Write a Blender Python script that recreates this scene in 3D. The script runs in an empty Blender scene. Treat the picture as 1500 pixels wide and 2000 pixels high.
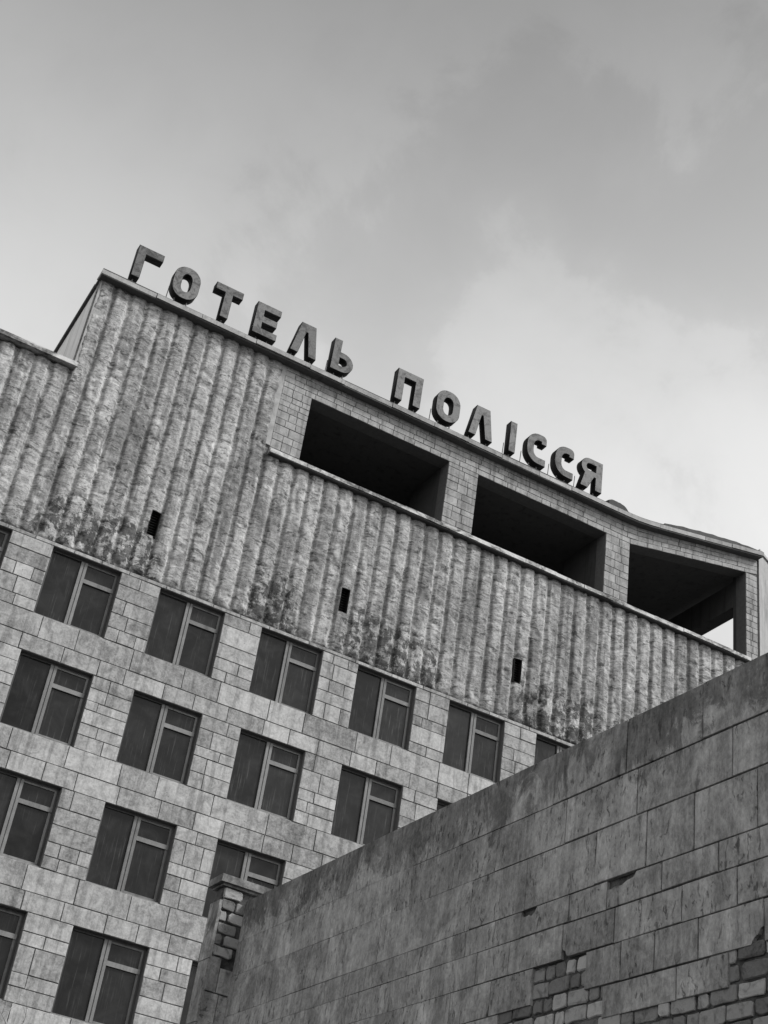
import bpy, bmesh, math, random
from mathutils import Vector, Matrix, noise as mnoise

random.seed(7)
sc = bpy.context.scene
COL = sc.collection

# ------------------------------------------------------------------ camera
cam = bpy.data.cameras.new('camera')
cam.sensor_fit = 'VERTICAL'
cam.sensor_height = 24.0
cam.lens = 24.0 * 2815.18 / 2000.0
cam.clip_start = 0.1
cam.clip_end = 4000.0
camo = bpy.data.objects.new('camera', cam)
COL.objects.link(camo)
RX = Vector((0.86141743, -0.49001401, 0.13358998))
RY = Vector((0.3734654, 0.43285237, -0.82046476))
RZ = Vector((0.34421449, 0.75665388, 0.55586986))
CAM = Vector((-2.734, -32.164, 1.70))
m = Matrix((( RX.x, -RY.x, -RZ.x, CAM.x),
            ( RX.y, -RY.y, -RZ.y, CAM.y),
            ( RX.z, -RY.z, -RZ.z, CAM.z),
            (0, 0, 0, 1)))
camo.matrix_world = m
sc.camera = camo

# ------------------------------------------------------------------ light
SUN_EL = math.radians(46)
SUN_AZ = (0.74, -0.67)          # horizontal direction towards the sun
sv = Vector((SUN_AZ[0], SUN_AZ[1], 0)).normalized() * math.cos(SUN_EL) + Vector((0, 0, math.sin(SUN_EL)))
sun = bpy.data.lights.new('sun', 'SUN')
sun.energy = 1.7
sun.angle = math.radians(14)
sun.color = (1.0, 0.998, 0.992)
suno = bpy.data.objects.new('sun', sun)
COL.objects.link(suno)
suno.rotation_euler = (-sv).to_track_quat('-Z', 'Y').to_euler()
suno.location = (20, -40, 60)

sc.view_settings.view_transform = 'Standard'
sc.view_settings.look = 'None'
sc.view_settings.exposure = 1.0
sc.view_settings.gamma = 1.0
sc.view_settings.use_curve_mapping = False


class NT:
    """small helper for writing node trees"""
    def __init__(self, nt):
        self.nt = nt
        nt.nodes.clear()

    def node(self, t, **kw):
        n = self.nt.nodes.new(t)
        for k, v in kw.items():
            setattr(n, k, v)
        return n

    def put(self, sock, v):
        if hasattr(v, 'links'):
            self.nt.links.new(v, sock)
        else:
            sock.default_value = v

    def math(self, op, a, b=0.0, c=0.0, clamp=False):
        n = self.node('ShaderNodeMath', operation=op, use_clamp=clamp)
        self.put(n.inputs[0], a)
        self.put(n.inputs[1], b)
        self.put(n.inputs[2], c)
        return n.outputs[0]

    def vmath(self, op, a, b):
        n = self.node('ShaderNodeVectorMath', operation=op)
        self.put(n.inputs[0], a)
        self.put(n.inputs[1], b)
        return n.outputs[0]

    def noise(self, vec, scale, detail=6.0, rough=0.6, dist=0.0):
        n = self.node('ShaderNodeTexNoise')
        self.put(n.inputs['Vector'], vec)
        n.inputs['Scale'].default_value = scale
        n.inputs['Detail'].default_value = detail
        n.inputs['Roughness'].default_value = rough
        n.inputs['Distortion'].default_value = dist
        return n.outputs[0]

    def voro(self, vec, scale, feature='F1'):
        n = self.node('ShaderNodeTexVoronoi', feature=feature)
        self.put(n.inputs['Vector'], vec)
        n.inputs['Scale'].default_value = scale
        return n.outputs['Distance']

    def ramp(self, v, a, b, lo=0.0, hi=1.0, smooth=True):
        n = self.node('ShaderNodeMapRange')
        n.interpolation_type = 'SMOOTHSTEP' if smooth else 'LINEAR'
        self.put(n.inputs['Value'], v)
        n.inputs['From Min'].default_value = a
        n.inputs['From Max'].default_value = b
        n.inputs['To Min'].default_value = lo
        n.inputs['To Max'].default_value = hi
        return n.outputs[0]

    def grey(self, v, tint=(1.0, 0.998, 0.992)):
        n = self.node('ShaderNodeCombineColor')
        for i in range(3):
            self.put(n.inputs[i], self.math('MULTIPLY', v, tint[i]))
        return n.outputs[0]


# ------------------------------------------------------------------ sky
SKY_SEED = 14.78
world = bpy.data.worlds.new('World')
sc.world = world
world.use_nodes = True
w = NT(world.node_tree)
sky = w.node('ShaderNodeTexSky', sky_type='NISHITA', sun_disc=False)
sky.sun_elevation = SUN_EL
sky.sun_rotation = math.atan2(SUN_AZ[0], SUN_AZ[1])
sky.air_density = 1.6
sky.dust_density = 3.0
sky.ozone_density = 1.0
bw = w.node('ShaderNodeRGBToBW')
w.nt.links.new(sky.outputs[0], bw.inputs[0])
tc = w.node('ShaderNodeTexCoord')
sep = w.node('ShaderNodeSeparateXYZ')
w.nt.links.new(tc.outputs['Generated'], sep.inputs[0])
# cloud pattern in the direction of view, rounded lumps with ragged rims
cdir = w.vmath('ADD', tc.outputs['Generated'], (SKY_SEED, 1.7, 0.4))
c1 = w.noise(cdir, 3.4, 3.0, 0.5, 0.35)
c2 = w.noise(cdir, 8.5, 11.0, 0.64, 0.25)
cl = w.math('ADD', w.math('MULTIPLY', c1, 0.66), w.math('MULTIPLY', c2, 0.34))
cloud = w.math('ADD', w.ramp(cl, 0.38, 0.64, 0.92, 1.06), w.ramp(cl, 0.485, 0.53, 0.0, 0.07))
# an overcast sheet: heavier cloud overhead, thinner towards the horizon
over = w.ramp(sep.outputs[2], 0.55, 0.90, 1.0, 0.34)
even = w.math('MULTIPLY', w.math('POWER', bw.outputs[0], 0.6), 1.45)     # cloud evens the sky out
val = w.math('MULTIPLY', w.math('MULTIPLY', even, cloud), over)
bg = w.node('ShaderNodeBackground')
w.put(bg.inputs['Color'], w.grey(val, (1.0, 1.0, 0.997)))
bg.inputs['Strength'].default_value = 0.15
wo = w.node('ShaderNodeOutputWorld')
w.nt.links.new(bg.outputs[0], wo.inputs[0])

# ------------------------------------------------------------------ materials
MATS = {}


def material(name, fn, rough=0.9, bump=0.3, bdist=0.02, spec=0.25):
    mt = bpy.data.materials.new(name)
    mt.use_nodes = True
    t = NT(mt.node_tree)
    out = t.node('ShaderNodeOutputMaterial')
    bs = t.node('ShaderNodeBsdfPrincipled')
    bs.inputs['Roughness'].default_value = rough
    bs.inputs['Specular IOR Level'].default_value = spec
    geo = t.node('ShaderNodeNewGeometry')
    oi = t.node('ShaderNodeObjectInfo')
    v, h = fn(t, geo.outputs['Position'], oi.outputs['Random'])
    t.put(bs.inputs['Base Color'], t.grey(t.math('MAXIMUM', v, 0.008)))
    if h is not None:
        b = t.node('ShaderNodeBump')
        b.inputs['Strength'].default_value = bump
        b.inputs['Distance'].default_value = bdist
        t.put(b.inputs['Height'], h)
        t.nt.links.new(b.outputs[0], bs.inputs['Normal'])
    t.nt.links.new(bs.outputs[0], out.inputs[0])
    MATS[name] = mt
    return mt


def shift(t, p, r, k=37.0):
    """move the pattern with the object's random number so no two slabs match"""
    n = t.node('ShaderNodeCombineXYZ')
    for i in range(3):
        t.put(n.inputs[i], t.math('MULTIPLY', r, k * (1 + i)))
    return t.vmath('ADD', p, n.outputs[0])


def limestone(base, vary, mott, fine):
    def f(t, p, r):
        q = shift(t, p, r)
        a = t.noise(q, 2.6, 8, 0.68, 1.2)
        b = t.noise(q, 17.0, 6, 0.7, 0.5)
        st = t.noise(t.vmath('MULTIPLY', p, (5.0, 5.0, 0.45)), 1.0, 6, 0.65, 0.3)
        pits = t.ramp(t.voro(q, 8.0), 0.05, 0.14, 1.0, 0.0)
        pm = t.ramp(t.noise(q, 3.0, 3, 0.5), 0.52, 0.62)
        v = t.math('MULTIPLY_ADD', t.math('SUBTRACT', r, 0.5), vary, base)
        v = t.math('MULTIPLY_ADD', t.ramp(a, 0.32, 0.68, -0.5, 0.5), mott, v)
        v = t.math('MULTIPLY_ADD', t.ramp(b, 0.32, 0.68, -0.5, 0.5), fine, v)
        v = t.math('MULTIPLY', v, t.ramp(st, 0.47, 0.64, 1.0, 0.66))
        v = t.math('MULTIPLY', v, t.math('SUBTRACT', 1.0, t.math('MULTIPLY', t.math('MULTIPLY', pits, pm), 0.6)))
        h = t.math('ADD', t.math('MULTIPLY', a, 0.6), t.math('SUBTRACT', b, t.math('MULTIPLY', pits, pm)))
        return v, h
    return f


material('limestone_slab', limestone(0.32, 0.16, 0.16, 0.12), bump=0.45, bdist=0.012)
material('loggia_block', limestone(0.30, 0.10, 0.11, 0.08), bump=0.3, bdist=0.01)


def mortar(t, p, r):
    a = t.noise(p, 9.0, 5, 0.6)
    return t.math('MULTIPLY_ADD', a, 0.10, 0.09), a


material('mortar', mortar)


def rib_concrete(t, p, r):
    q = t.vmath('MULTIPLY', p, (1.0, 1.0, 1.9))
    a = t.noise(q, 2.0, 9, 0.7, 2.2)
    b = t.noise(t.vmath('MULTIPLY', p, (2.2, 2.2, 6.0)), 1.6, 8, 0.68, 1.2)
    c = t.noise(p, 20.0, 4, 0.7, 0.8)
    v = t.math('MULTIPLY_ADD', t.ramp(a, 0.33, 0.67, -0.5, 0.5), 0.19, 0.325)
    v = t.math('MULTIPLY_ADD', t.ramp(b, 0.34, 0.66, -0.5, 0.5), 0.19, v)
    v = t.math('MULTIPLY_ADD', t.ramp(c, 0.32, 0.68, -0.5, 0.5), 0.11, v)
    # chipped dark scars
    sc_ = t.ramp(t.noise(t.vmath('MULTIPLY', p, (1.0, 1.0, 2.4)), 3.0, 7, 0.72, 0.9), 0.55, 0.60)
    v = t.math('MULTIPLY', v, t.math('SUBTRACT', 1.0, t.math('MULTIPLY', sc_, 0.62)))
    # black mould growing up from the foot of the ribs, in patches
    s = t.node('ShaderNodeSeparateXYZ')
    t.put(s.inputs[0], p)
    low = t.ramp(s.outputs[2], 20.5, 23.0, 1.0, 0.0)
    patch = 0.0
    for cxm, hw in ((4.0, 2.3), (9.0, 1.0), (12.8, 2.3), (18.6, 2.2)):
        dd = t.math('ABSOLUTE', t.math('SUBTRACT', s.outputs[0], cxm))
        patch = t.math('MAXIMUM', patch, t.ramp(dd, hw * 0.45, hw, 1.0, 0.12))
    mo = t.ramp(t.noise(t.vmath('MULTIPLY', p, (1.2, 1.2, 1.0)), 2.3, 9, 0.74, 0.25), 0.40, 0.60)
    mould = t.ramp(t.math('MULTIPLY', t.math('MULTIPLY', low, patch), mo), 0.22, 0.52)
    v = t.math('MULTIPLY', v, t.math('SUBTRACT', 1.0, t.math('MULTIPLY', mould, 0.72)))
    # broad rain streaks
    st = t.noise(t.vmath('MULTIPLY', p, (2.2, 2.2, 0.22)), 1.0, 6, 0.65, 0.5)
    v = t.math('MULTIPLY', v, t.ramp(st, 0.44, 0.62, 1.05, 0.58))
    v = t.math('MULTIPLY', v, t.ramp(t.noise(p, 0.5, 5, 0.65, 0.5), 0.35, 0.65, 0.78, 1.14))
    h = t.math('ADD', t.math('MULTIPLY', a, 0.8), t.math('ADD', t.math('MULTIPLY', b, 0.9), t.math('MULTIPLY', c, 0.5)))
    return v, h


material('rib_concrete', rib_concrete, bump=0.5, bdist=0.035)


def plain_concrete(base, amp):
    def f(t, p, r):
        a = t.noise(p, 2.2, 8, 0.66, 0.8)
        b = t.noise(p, 24.0, 5, 0.65)
        st = t.noise(t.vmath('MULTIPLY', p, (4.0, 4.0, 0.35)), 1.0, 6, 0.65, 0.4)
        v = t.math('MULTIPLY_ADD', t.math('SUBTRACT', a, 0.5), amp, base)
        v = t.math('MULTIPLY_ADD', t.math('SUBTRACT', b, 0.5), amp * 0.5, v)
        v = t.math('MULTIPLY_ADD', t.math('SUBTRACT', r, 0.5), amp * 0.4, v)
        v = t.math('MULTIPLY', v, t.ramp(st, 0.5, 0.72, 1.0, 0.6))
        return v, t.math('ADD', a, t.math('MULTIPLY', b, 0.4))
    return f


material('pale_plaster', plain_concrete(0.86, 0.2), bump=0.2)
material('wing_plaster', plain_concrete(0.34, 0.2), bump=0.2)
material('cornice_concrete', plain_concrete(0.34, 0.42), bump=0.4)


def ledge_metal(t, p, r):
    a = t.noise(t.vmath('MULTIPLY', p, (0.9, 2.0, 2.0)), 1.3, 6, 0.65, 0.6)
    b = t.noise(p, 12.0, 6, 0.7)
    v = t.ramp(a, 0.40, 0.58, 0.10, 0.50)
    v = t.math('MULTIPLY_ADD', t.ramp(b, 0.3, 0.7, -0.5, 0.5), 0.16, v)
    return v, b


material('ledge_metal', ledge_metal, rough=0.7, bump=0.25)
material('dark_soffit', plain_concrete(0.09, 0.05), bump=0.2)  # also colours the strips that paint shade under cornice and ledge
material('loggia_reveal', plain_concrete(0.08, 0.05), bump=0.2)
material('roofing_felt', plain_concrete(0.07, 0.05), bump=0.4)
material('asphalt', plain_concrete(0.05, 0.03), bump=0.3)
material('window_wood', plain_concrete(0.17, 0.18), rough=0.7, bump=0.2)
material('window_wood_dark', plain_concrete(0.07, 0.05), rough=0.7, bump=0.2)
material('interior', plain_concrete(0.12, 0.05), bump=0.1)
material('vent_metal', plain_concrete(0.010, 0.006), rough=0.9)
material('strut_metal', plain_concrete(0.2, 0.1), rough=0.5)
material('bark', plain_concrete(0.30, 0.2), bump=0.3)


def sign_face(t, p, r):
    a = t.noise(shift(t, p, r), 4.0, 8, 0.7, 0.8)
    b = t.noise(shift(t, p, r), 20.0, 5, 0.7)
    base = t.math('MULTIPLY_ADD', r, -0.06, 0.165)
    v = t.math('MULTIPLY_ADD', t.math('SUBTRACT', b, 0.5), 0.14, base)
    v = t.math('MULTIPLY', v, t.ramp(a, 0.46, 0.62, 1.0, 0.38))
    return v, b


material('sign_face', sign_face, rough=0.65, bump=0.15)
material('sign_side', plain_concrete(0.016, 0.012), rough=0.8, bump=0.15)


def near_slab(t, p, r):
    q = shift(t, p, r)
    a = t.noise(q, 3.0, 8, 0.68, 0.8)
    b = t.noise(q, 34.0, 5, 0.7, 0.3)
    dash = t.noise(t.vmath('MULTIPLY', q, (1.0, 2.8, 1.0)), 9.0, 5, 0.66, 0.7)
    d = t.ramp(dash, 0.565, 0.63)
    dm = t.ramp(t.noise(q, 2.2, 4, 0.6), 0.40, 0.60, 0.12, 1.0)
    d = t.math('MULTIPLY', d, dm)
    grit = t.noise(t.vmath('MULTIPLY', q, (1.0, 2.0, 1.0)), 16.0, 6, 0.72, 0.6)
    v = t.math('MULTIPLY_ADD', t.math('SUBTRACT', r, 0.5), 0.08, 0.325)
    v = t.math('MULTIPLY_ADD', t.ramp(a, 0.32, 0.68, -0.5, 0.5), 0.15, v)
    v = t.math('MULTIPLY_ADD', t.ramp(b, 0.32, 0.68, -0.5, 0.5), 0.08, v)
    v = t.math('MULTIPLY_ADD', t.ramp(grit, 0.34, 0.66, -0.5, 0.5), 0.11, v)
    v = t.math('MULTIPLY', v, t.math('SUBTRACT', 1.0, t.math('MULTIPLY', d, 0.6)))
    # dark weathering that hangs down from the wall top with a ragged hem
    s = t.node('ShaderNodeSeparateXYZ')
    t.put(s.inputs[0], p)
    hem = t.noise(t.vmath('MULTIPLY', p, (1.0, 1.0, 0.55)), 2.4, 8, 0.74, 0.9)
    lim = t.math('MULTIPLY_ADD', t.math('SUBTRACT', hem, 0.5), 2.2, s.outputs[2])
    stain = t.ramp(lim, 5.93, 6.10)
    mo = t.ramp(t.noise(t.vmath('MULTIPLY', p, (1.0, 1.0, 0.5)), 5.0, 7, 0.7, 0.6), 0.3, 0.6, 0.35, 1.0)
    v = t.math('MULTIPLY', v, t.math('SUBTRACT', 1.0, t.math('MULTIPLY', t.math('MULTIPLY', stain, mo), 0.55)))
    blo = t.noise(t.vmath('MULTIPLY', p, (1.0, 1.0, 0.7)), 1.7, 8, 0.7, 1.0)
    v = t.math('MULTIPLY', v, t.ramp(blo, 0.38, 0.62, 0.74, 1.14))
    # thin pale and dark runs
    st = t.noise(t.vmath('MULTIPLY', p, (9.0, 9.0, 0.7)), 1.0, 6, 0.7, 0.6)
    v = t.math('MULTIPLY', v, t.ramp(st, 0.35, 0.65, 1.14, 0.84))
    h = t.math('SUBTRACT', t.math('ADD', a, t.math('MULTIPLY', b, 0.5)), t.math('MULTIPLY', d, 1.4))
    return v, h


material('near_slab', near_slab, bump=0.5, bdist=0.012)


def brick_mat(t, p, r):
    q = shift(t, p, r)
    a = t.noise(q, 9.0, 7, 0.7, 0.8)
    b = t.noise(q, 45.0, 5, 0.7)
    v = t.math('MULTIPLY_ADD', t.math('POWER', r, 1.3), 0.30, 0.13)
    v = t.math('MULTIPLY_ADD', t.math('SUBTRACT', b, 0.5), 0.10, v)
    v = t.math('MULTIPLY', v, t.ramp(a, 0.48, 0.70, 1.08, 0.45))
    return v, t.math('ADD', a, t.math('MULTIPLY', b, 0.5))


material('silicate_brick', brick_mat, bump=0.6, bdist=0.015)


def dark_mortar(t, p, r):
    a = t.noise(p, 30.0, 6, 0.7)
    b = t.noise(p, 6.0, 5, 0.65)
    return t.math('MULTIPLY', t.math('MULTIPLY_ADD', a, 0.11, 0.02), t.ramp(b, 0.35, 0.65, 0.4, 1.5)), a


material('dark_mortar', dark_mortar, bump=0.6)

# window glass: see-through, dusty, with dried runs
gm = bpy.data.materials.new('dusty_glass')
gm.use_nodes = True
t = NT(gm.node_tree)
out = t.node('ShaderNodeOutputMaterial')
geo = t.node('ShaderNodeNewGeometry')
oi = t.node('ShaderNodeObjectInfo')
q = shift(t, geo.outputs['Position'], oi.outputs['Random'], 2.3)
run = t.noise(t.vmath('MULTIPLY', q, (26.0, 26.0, 1.1)), 1.0, 6, 0.6, 0.3)
blot = t.noise(q, 2.0, 6, 0.65, 0.6)
dust = t.math('ADD', t.ramp(run, 0.55, 0.72, 0.0, 0.22), t.ramp(blot, 0.35, 0.75, 0.03, 0.13))
bs = t.node('ShaderNodeBsdfPrincipled')
t.put(bs.inputs['Base Color'], t.grey(t.math('MULTIPLY_ADD', oi.outputs['Random'], 0.012, t.math('MULTIPLY_ADD', dust, 0.14, 0.002))))
t.put(bs.inputs['Roughness'], t.math('MULTIPLY_ADD', dust, 0.8, 0.10))
bs.inputs['Specular IOR Level'].default_value = 0.16
t.nt.links.new(bs.outputs[0], out.inputs[0])
MATS['dusty_glass'] = gm

# ------------------------------------------------------------------ object helpers
WLOC = {}


def put(name, me, mat, parent=None, origin=Vector((0, 0, 0))):
    o = bpy.data.objects.new(name, me)
    COL.objects.link(o)
    if mat and not me.materials:
        me.materials.append(MATS[mat])
    origin = Vector(origin)
    if parent is not None:
        o.parent = parent
        o.location = origin - WLOC[parent.name]
    else:
        o.location = origin
    WLOC[o.name] = origin
    return o


def mesh(name, verts, faces, mat, parent=None, origin=None, smooth=False):
    vs = [Vector(v) for v in verts]
    if origin is None:
        xs = [v.x for v in vs]; ys = [v.y for v in vs]; zs = [v.z for v in vs]
        origin = Vector(((min(xs) + max(xs)) / 2, (min(ys) + max(ys)) / 2, min(zs)))
    origin = Vector(origin)
    me = bpy.data.meshes.new(name)
    me.from_pydata([v - origin for v in vs], [], faces)
    if smooth:
        me.polygons.foreach_set('use_smooth', [True] * len(me.polygons))
    me.update()
    return put(name, me, mat, parent, origin)


def empty(name, loc, parent=None):
    o = bpy.data.objects.new(name, None)
    COL.objects.link(o)
    o.empty_display_size = 0.5
    loc = Vector(loc)
    if parent is not None:
        o.parent = parent
        o.location = loc - WLOC[parent.name]
    else:
        o.location = loc
    WLOC[o.name] = loc
    return o


def tag(o, label, cat, group=None):
    o['label'] = label
    o['category'] = cat
    if group:
        o['group'] = group
    return o


class MB:
    def __init__(self):
        self.v = []
        self.f = []

    def add(self, vs, fs):
        n = len(self.v)
        self.v += [Vector(v) for v in vs]
        self.f += [tuple(i + n for i in f) for f in fs]

    def box(self, x0, x1, y0, y1, z0, z1):
        self.add([(x0, y0, z0), (x1, y0, z0), (x1, y1, z0), (x0, y1, z0),
                  (x0, y0, z1), (x1, y0, z1), (x1, y1, z1), (x0, y1, z1)],
                 [(0, 3, 2, 1), (4, 5, 6, 7), (0, 1, 5, 4), (1, 2, 6, 5), (2, 3, 7, 6), (3, 0, 4, 7)])

    def prism(self, pts, fn, a, b):
        """polygon pts (u,v) swept from depth a (front) to b; fn(u,v,d)->world"""
        n = len(pts)
        vs = [fn(u, v, a) for u, v in pts] + [fn(u, v, b) for u, v in pts]
        fs = [tuple(range(n)), tuple(range(2 * n - 1, n - 1, -1))]
        for i in range(n):
            j = (i + 1) % n
            fs.append((j, i, i + n, j + n))
        self.add(vs, fs)

    def tube(self, a, b, ra, rb, n=6):
        a = Vector(a); b = Vector(b)
        d = (b - a).normalized()
        u = d.orthogonal().normalized(); w_ = d.cross(u)
        vs = []
        for p, r in ((a, ra), (b, rb)):
            for i in range(n):
                an = 2 * math.pi * i / n
                vs.append(p + u * (math.cos(an) * r) + w_ * (math.sin(an) * r))
        fs = [tuple(range(n - 1, -1, -1)), tuple(range(n, 2 * n))]
        for i in range(n):
            j = (i + 1) % n
            fs.append((i, j, j + n, i + n))
        self.add(vs, fs)

    def build(self, name, mat, parent=None, origin=None):
        return mesh(name, self.v, self.f, mat, parent, origin)


def slab_geo(pts, fn, front, back, ch=0.006, jit=0.0):
    """a slab from a convex outline (u,v) with a chamfered, slightly uneven front edge"""
    cu = sum(p[0] for p in pts) / len(pts); cv = sum(p[1] for p in pts) / len(pts)
    pts = [(u + random.uniform(-jit, jit), v + random.uniform(-jit, jit)) for u, v in pts]
    n = len(pts)
    inn = []
    for u, v in pts:
        du, dv = cu - u, cv - v
        inn.append((u + math.copysign(min(ch, abs(du)), du), v + math.copysign(min(ch, abs(dv)), dv)))
    tlt = [random.uniform(-0.003, 0.003) for _ in range(n)]
    vs = [fn(u, v, front + k) for (u, v), k in zip(inn, tlt)]
    vs += [fn(u, v, front + ch) for u, v in pts]
    vs += [fn(u, v, back) for u, v in pts]
    fs = [tuple(range(n))]
    for r in (0, n):
        for i in range(n):
            j = (i + 1) % n
            fs.append((r + j, r + i, r + i + n, r + j + n))
    return vs, fs


def facade(u, v, d):
    return Vector((u, d, v))


# ------------------------------------------------------------------ ground
g = mesh('ground', [(-900, -900, 0), (900, -900, 0), (900, 900, 0), (-900, 900, 0)], [(0, 1, 2, 3)], 'asphalt', origin=(0, 0, 0))
g['kind'] = 'structure'

# ------------------------------------------------------------------ hotel
HX0, HX1 = -6.0, 26.2
ZT = 20.216                      # top of the upper window row
PITCH, WW, WH, ST = 2.9715, 1.865, 1.959, 3.0
RIB_BOT = 20.33
hotel = empty('hotel_building', (12.0, 0.0, 0.0))
tag(hotel, 'tall stone-clad abandoned hotel with ribbed concrete upper wall and open rooftop loggia', 'building')

NROW = 6
COLS = list(range(-2, 9))
wins = [(c * PITCH, c * PITCH + WW, ZT - r * ST - WH, ZT - r * ST, r, c) for r in range(NROW) for c in COLS
        if c * PITCH + WW < HX1]

# backing wall with real openings
xs = sorted({HX0, HX1} | {w_[0] for w_ in wins} | {w_[1] for w_ in wins})
zs = sorted({0.0, RIB_BOT} | {w_[2] for w_ in wins} | {w_[3] for w_ in wins})
holes = {(round(w_[0], 3), round(w_[2], 3)) for w_ in wins}
YB, YI = 0.028, 0.40
mb = MB()
for i in range(len(xs) - 1):
    for k in range(len(zs) - 1):
        a, b, c, d = xs[i], xs[i + 1], zs[k], zs[k + 1]
        if (round(a, 3), round(c, 3)) in holes:
            mb.add([(a, YB, c), (a, YI, c), (a, YI, d), (a, YB, d)], [(0, 1, 2, 3)])
            mb.add([(b, YB, c), (b, YI, c), (b, YI, d), (b, YB, d)], [(3, 2, 1, 0)])
            mb.add([(a, YB, c), (b, YB, c), (b, YI, c), (a, YI, c)], [(0, 1, 2, 3)])
            mb.add([(a, YB, d), (b, YB, d), (b, YI, d), (a, YI, d)], [(3, 2, 1, 0)])
        else:
            mb.add([(a, YB, c), (b, YB, c), (b, YB, d), (a, YB, d)], [(0, 1, 2, 3)])
            mb.add([(a, YI, c), (b, YI, c), (b, YI, d), (a, YI, d)], [(3, 2, 1, 0)])
fw = mb.build('facade_wall', 'mortar', hotel)

# stone slabs, laid in courses round the windows
J = 0.0095


def cuts(a, b, lo, hi):
    """split a..b into random lengths between lo and hi"""
    out_ = [a]
    x = a
    while b - x > hi:
        x += random.uniform(lo, hi)
        if b - x < lo * 0.55:
            break
        out_.append(x)
    out_.append(b)
    return out_


slabs = []


def slab(x0, x1, z0, z1):
    slabs.append((x0 + J, x1 - J, z0 + J, z1 - J))


def split_course(x0, x1, z0, z1, lo, hi):
    cs = cuts(x0, x1, lo, hi)
    for a, b in zip(cs, cs[1:]):
        slab(a, b, z0, z1)


for r in range(NROW + 1):
    top = ZT - r * ST
    # spandrel above this window row
    if r == 0:
        split_course(HX0, HX1, ZT, RIB_BOT, 0.7, 1.5)
    else:
        zb = top + (ST - WH)
        h = [0.44, ST - WH - 0.44] if r % 2 else [0.47, ST - WH - 0.47]
        z = top
        for k, hh in enumerate(h):
            lo, hi = ((0.7, 1.1), (0.95, 1.6))[k]
            split_course(HX0, HX1, z, z + hh, lo, hi)
            z += hh
    if r == NROW:
        break
    # piers between windows
    rc = sorted([w_ for w_ in wins if w_[4] == r], key=lambda w_: w_[0])
    edges = [HX0] + [e for w_ in rc for e in (w_[0], w_[1])] + [HX1]
    for a, b in zip(edges[::2], edges[1::2]):
        z = top - WH
        hs = []
        left = WH
        while left > 0.6:
            hh = random.choice((0.30, 0.34, 0.37, 0.42, 0.48))
            hs.append(hh)
            left -= hh
        if left < 0.2:
            hs[-1] += left
        else:
            hs.append(left)
        random.shuffle(hs)
        for hh in hs:
            if b - a > 2:
                split_course(a, b, z, z + hh, 0.4, 0.9)
            else:
                x = random.choice((0.35, 0.42, 0.5, 0.62, 0.68, 0.0, 0.28))
                if hh > 0.38 and random.random() < 0.3:
                    x = 0.0
                cs = [a, b] if x == 0 else [a, a + x * (b - a), b]
                if x > 0.6 and random.random() < 0.3:
                    cs = [a, a + 0.3 * (b - a), a + 0.72 * (b - a), b]
                for c0, c1 in zip(cs, cs[1:]):
                    slab(c0, c1, z, z + hh)
            z += hh
split_course(HX0, HX1, 0.0, 1.4, 0.8, 1.4)


def seen(x0, x1, z0, z1):
    """in the stretch of facade that stands clear of the wing wall, within the view"""
    lim = 9.7 if z1 < 12.9 else 9.9 + (z1 - 12.9) * 1.28
    return x0 < lim and x1 > 0.2 and z1 > 8.4


vis = [s for s in slabs if seen(*s)]
vis.sort(key=lambda s: -(s[1] - s[0]) * (s[3] - s[2]))
big = set(vis[:300])
rest = MB()
for s in slabs:
    x0, x1, z0, z1 = s
    vs, fs = slab_geo([(x0, z0), (x1, z0), (x1, z1), (x0, z1)], facade, random.uniform(-0.008, 0.007), 0.04, 0.007, 0.004)
    if s in big:
        mesh('stone_slab', vs, fs, 'limestone_slab', fw)
    else:
        rest.add(vs, fs)
ro = rest.build('slab_field', 'limestone_slab', fw)
ro['kind'] = 'stuff'

# windows
YF = 0.15


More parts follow.
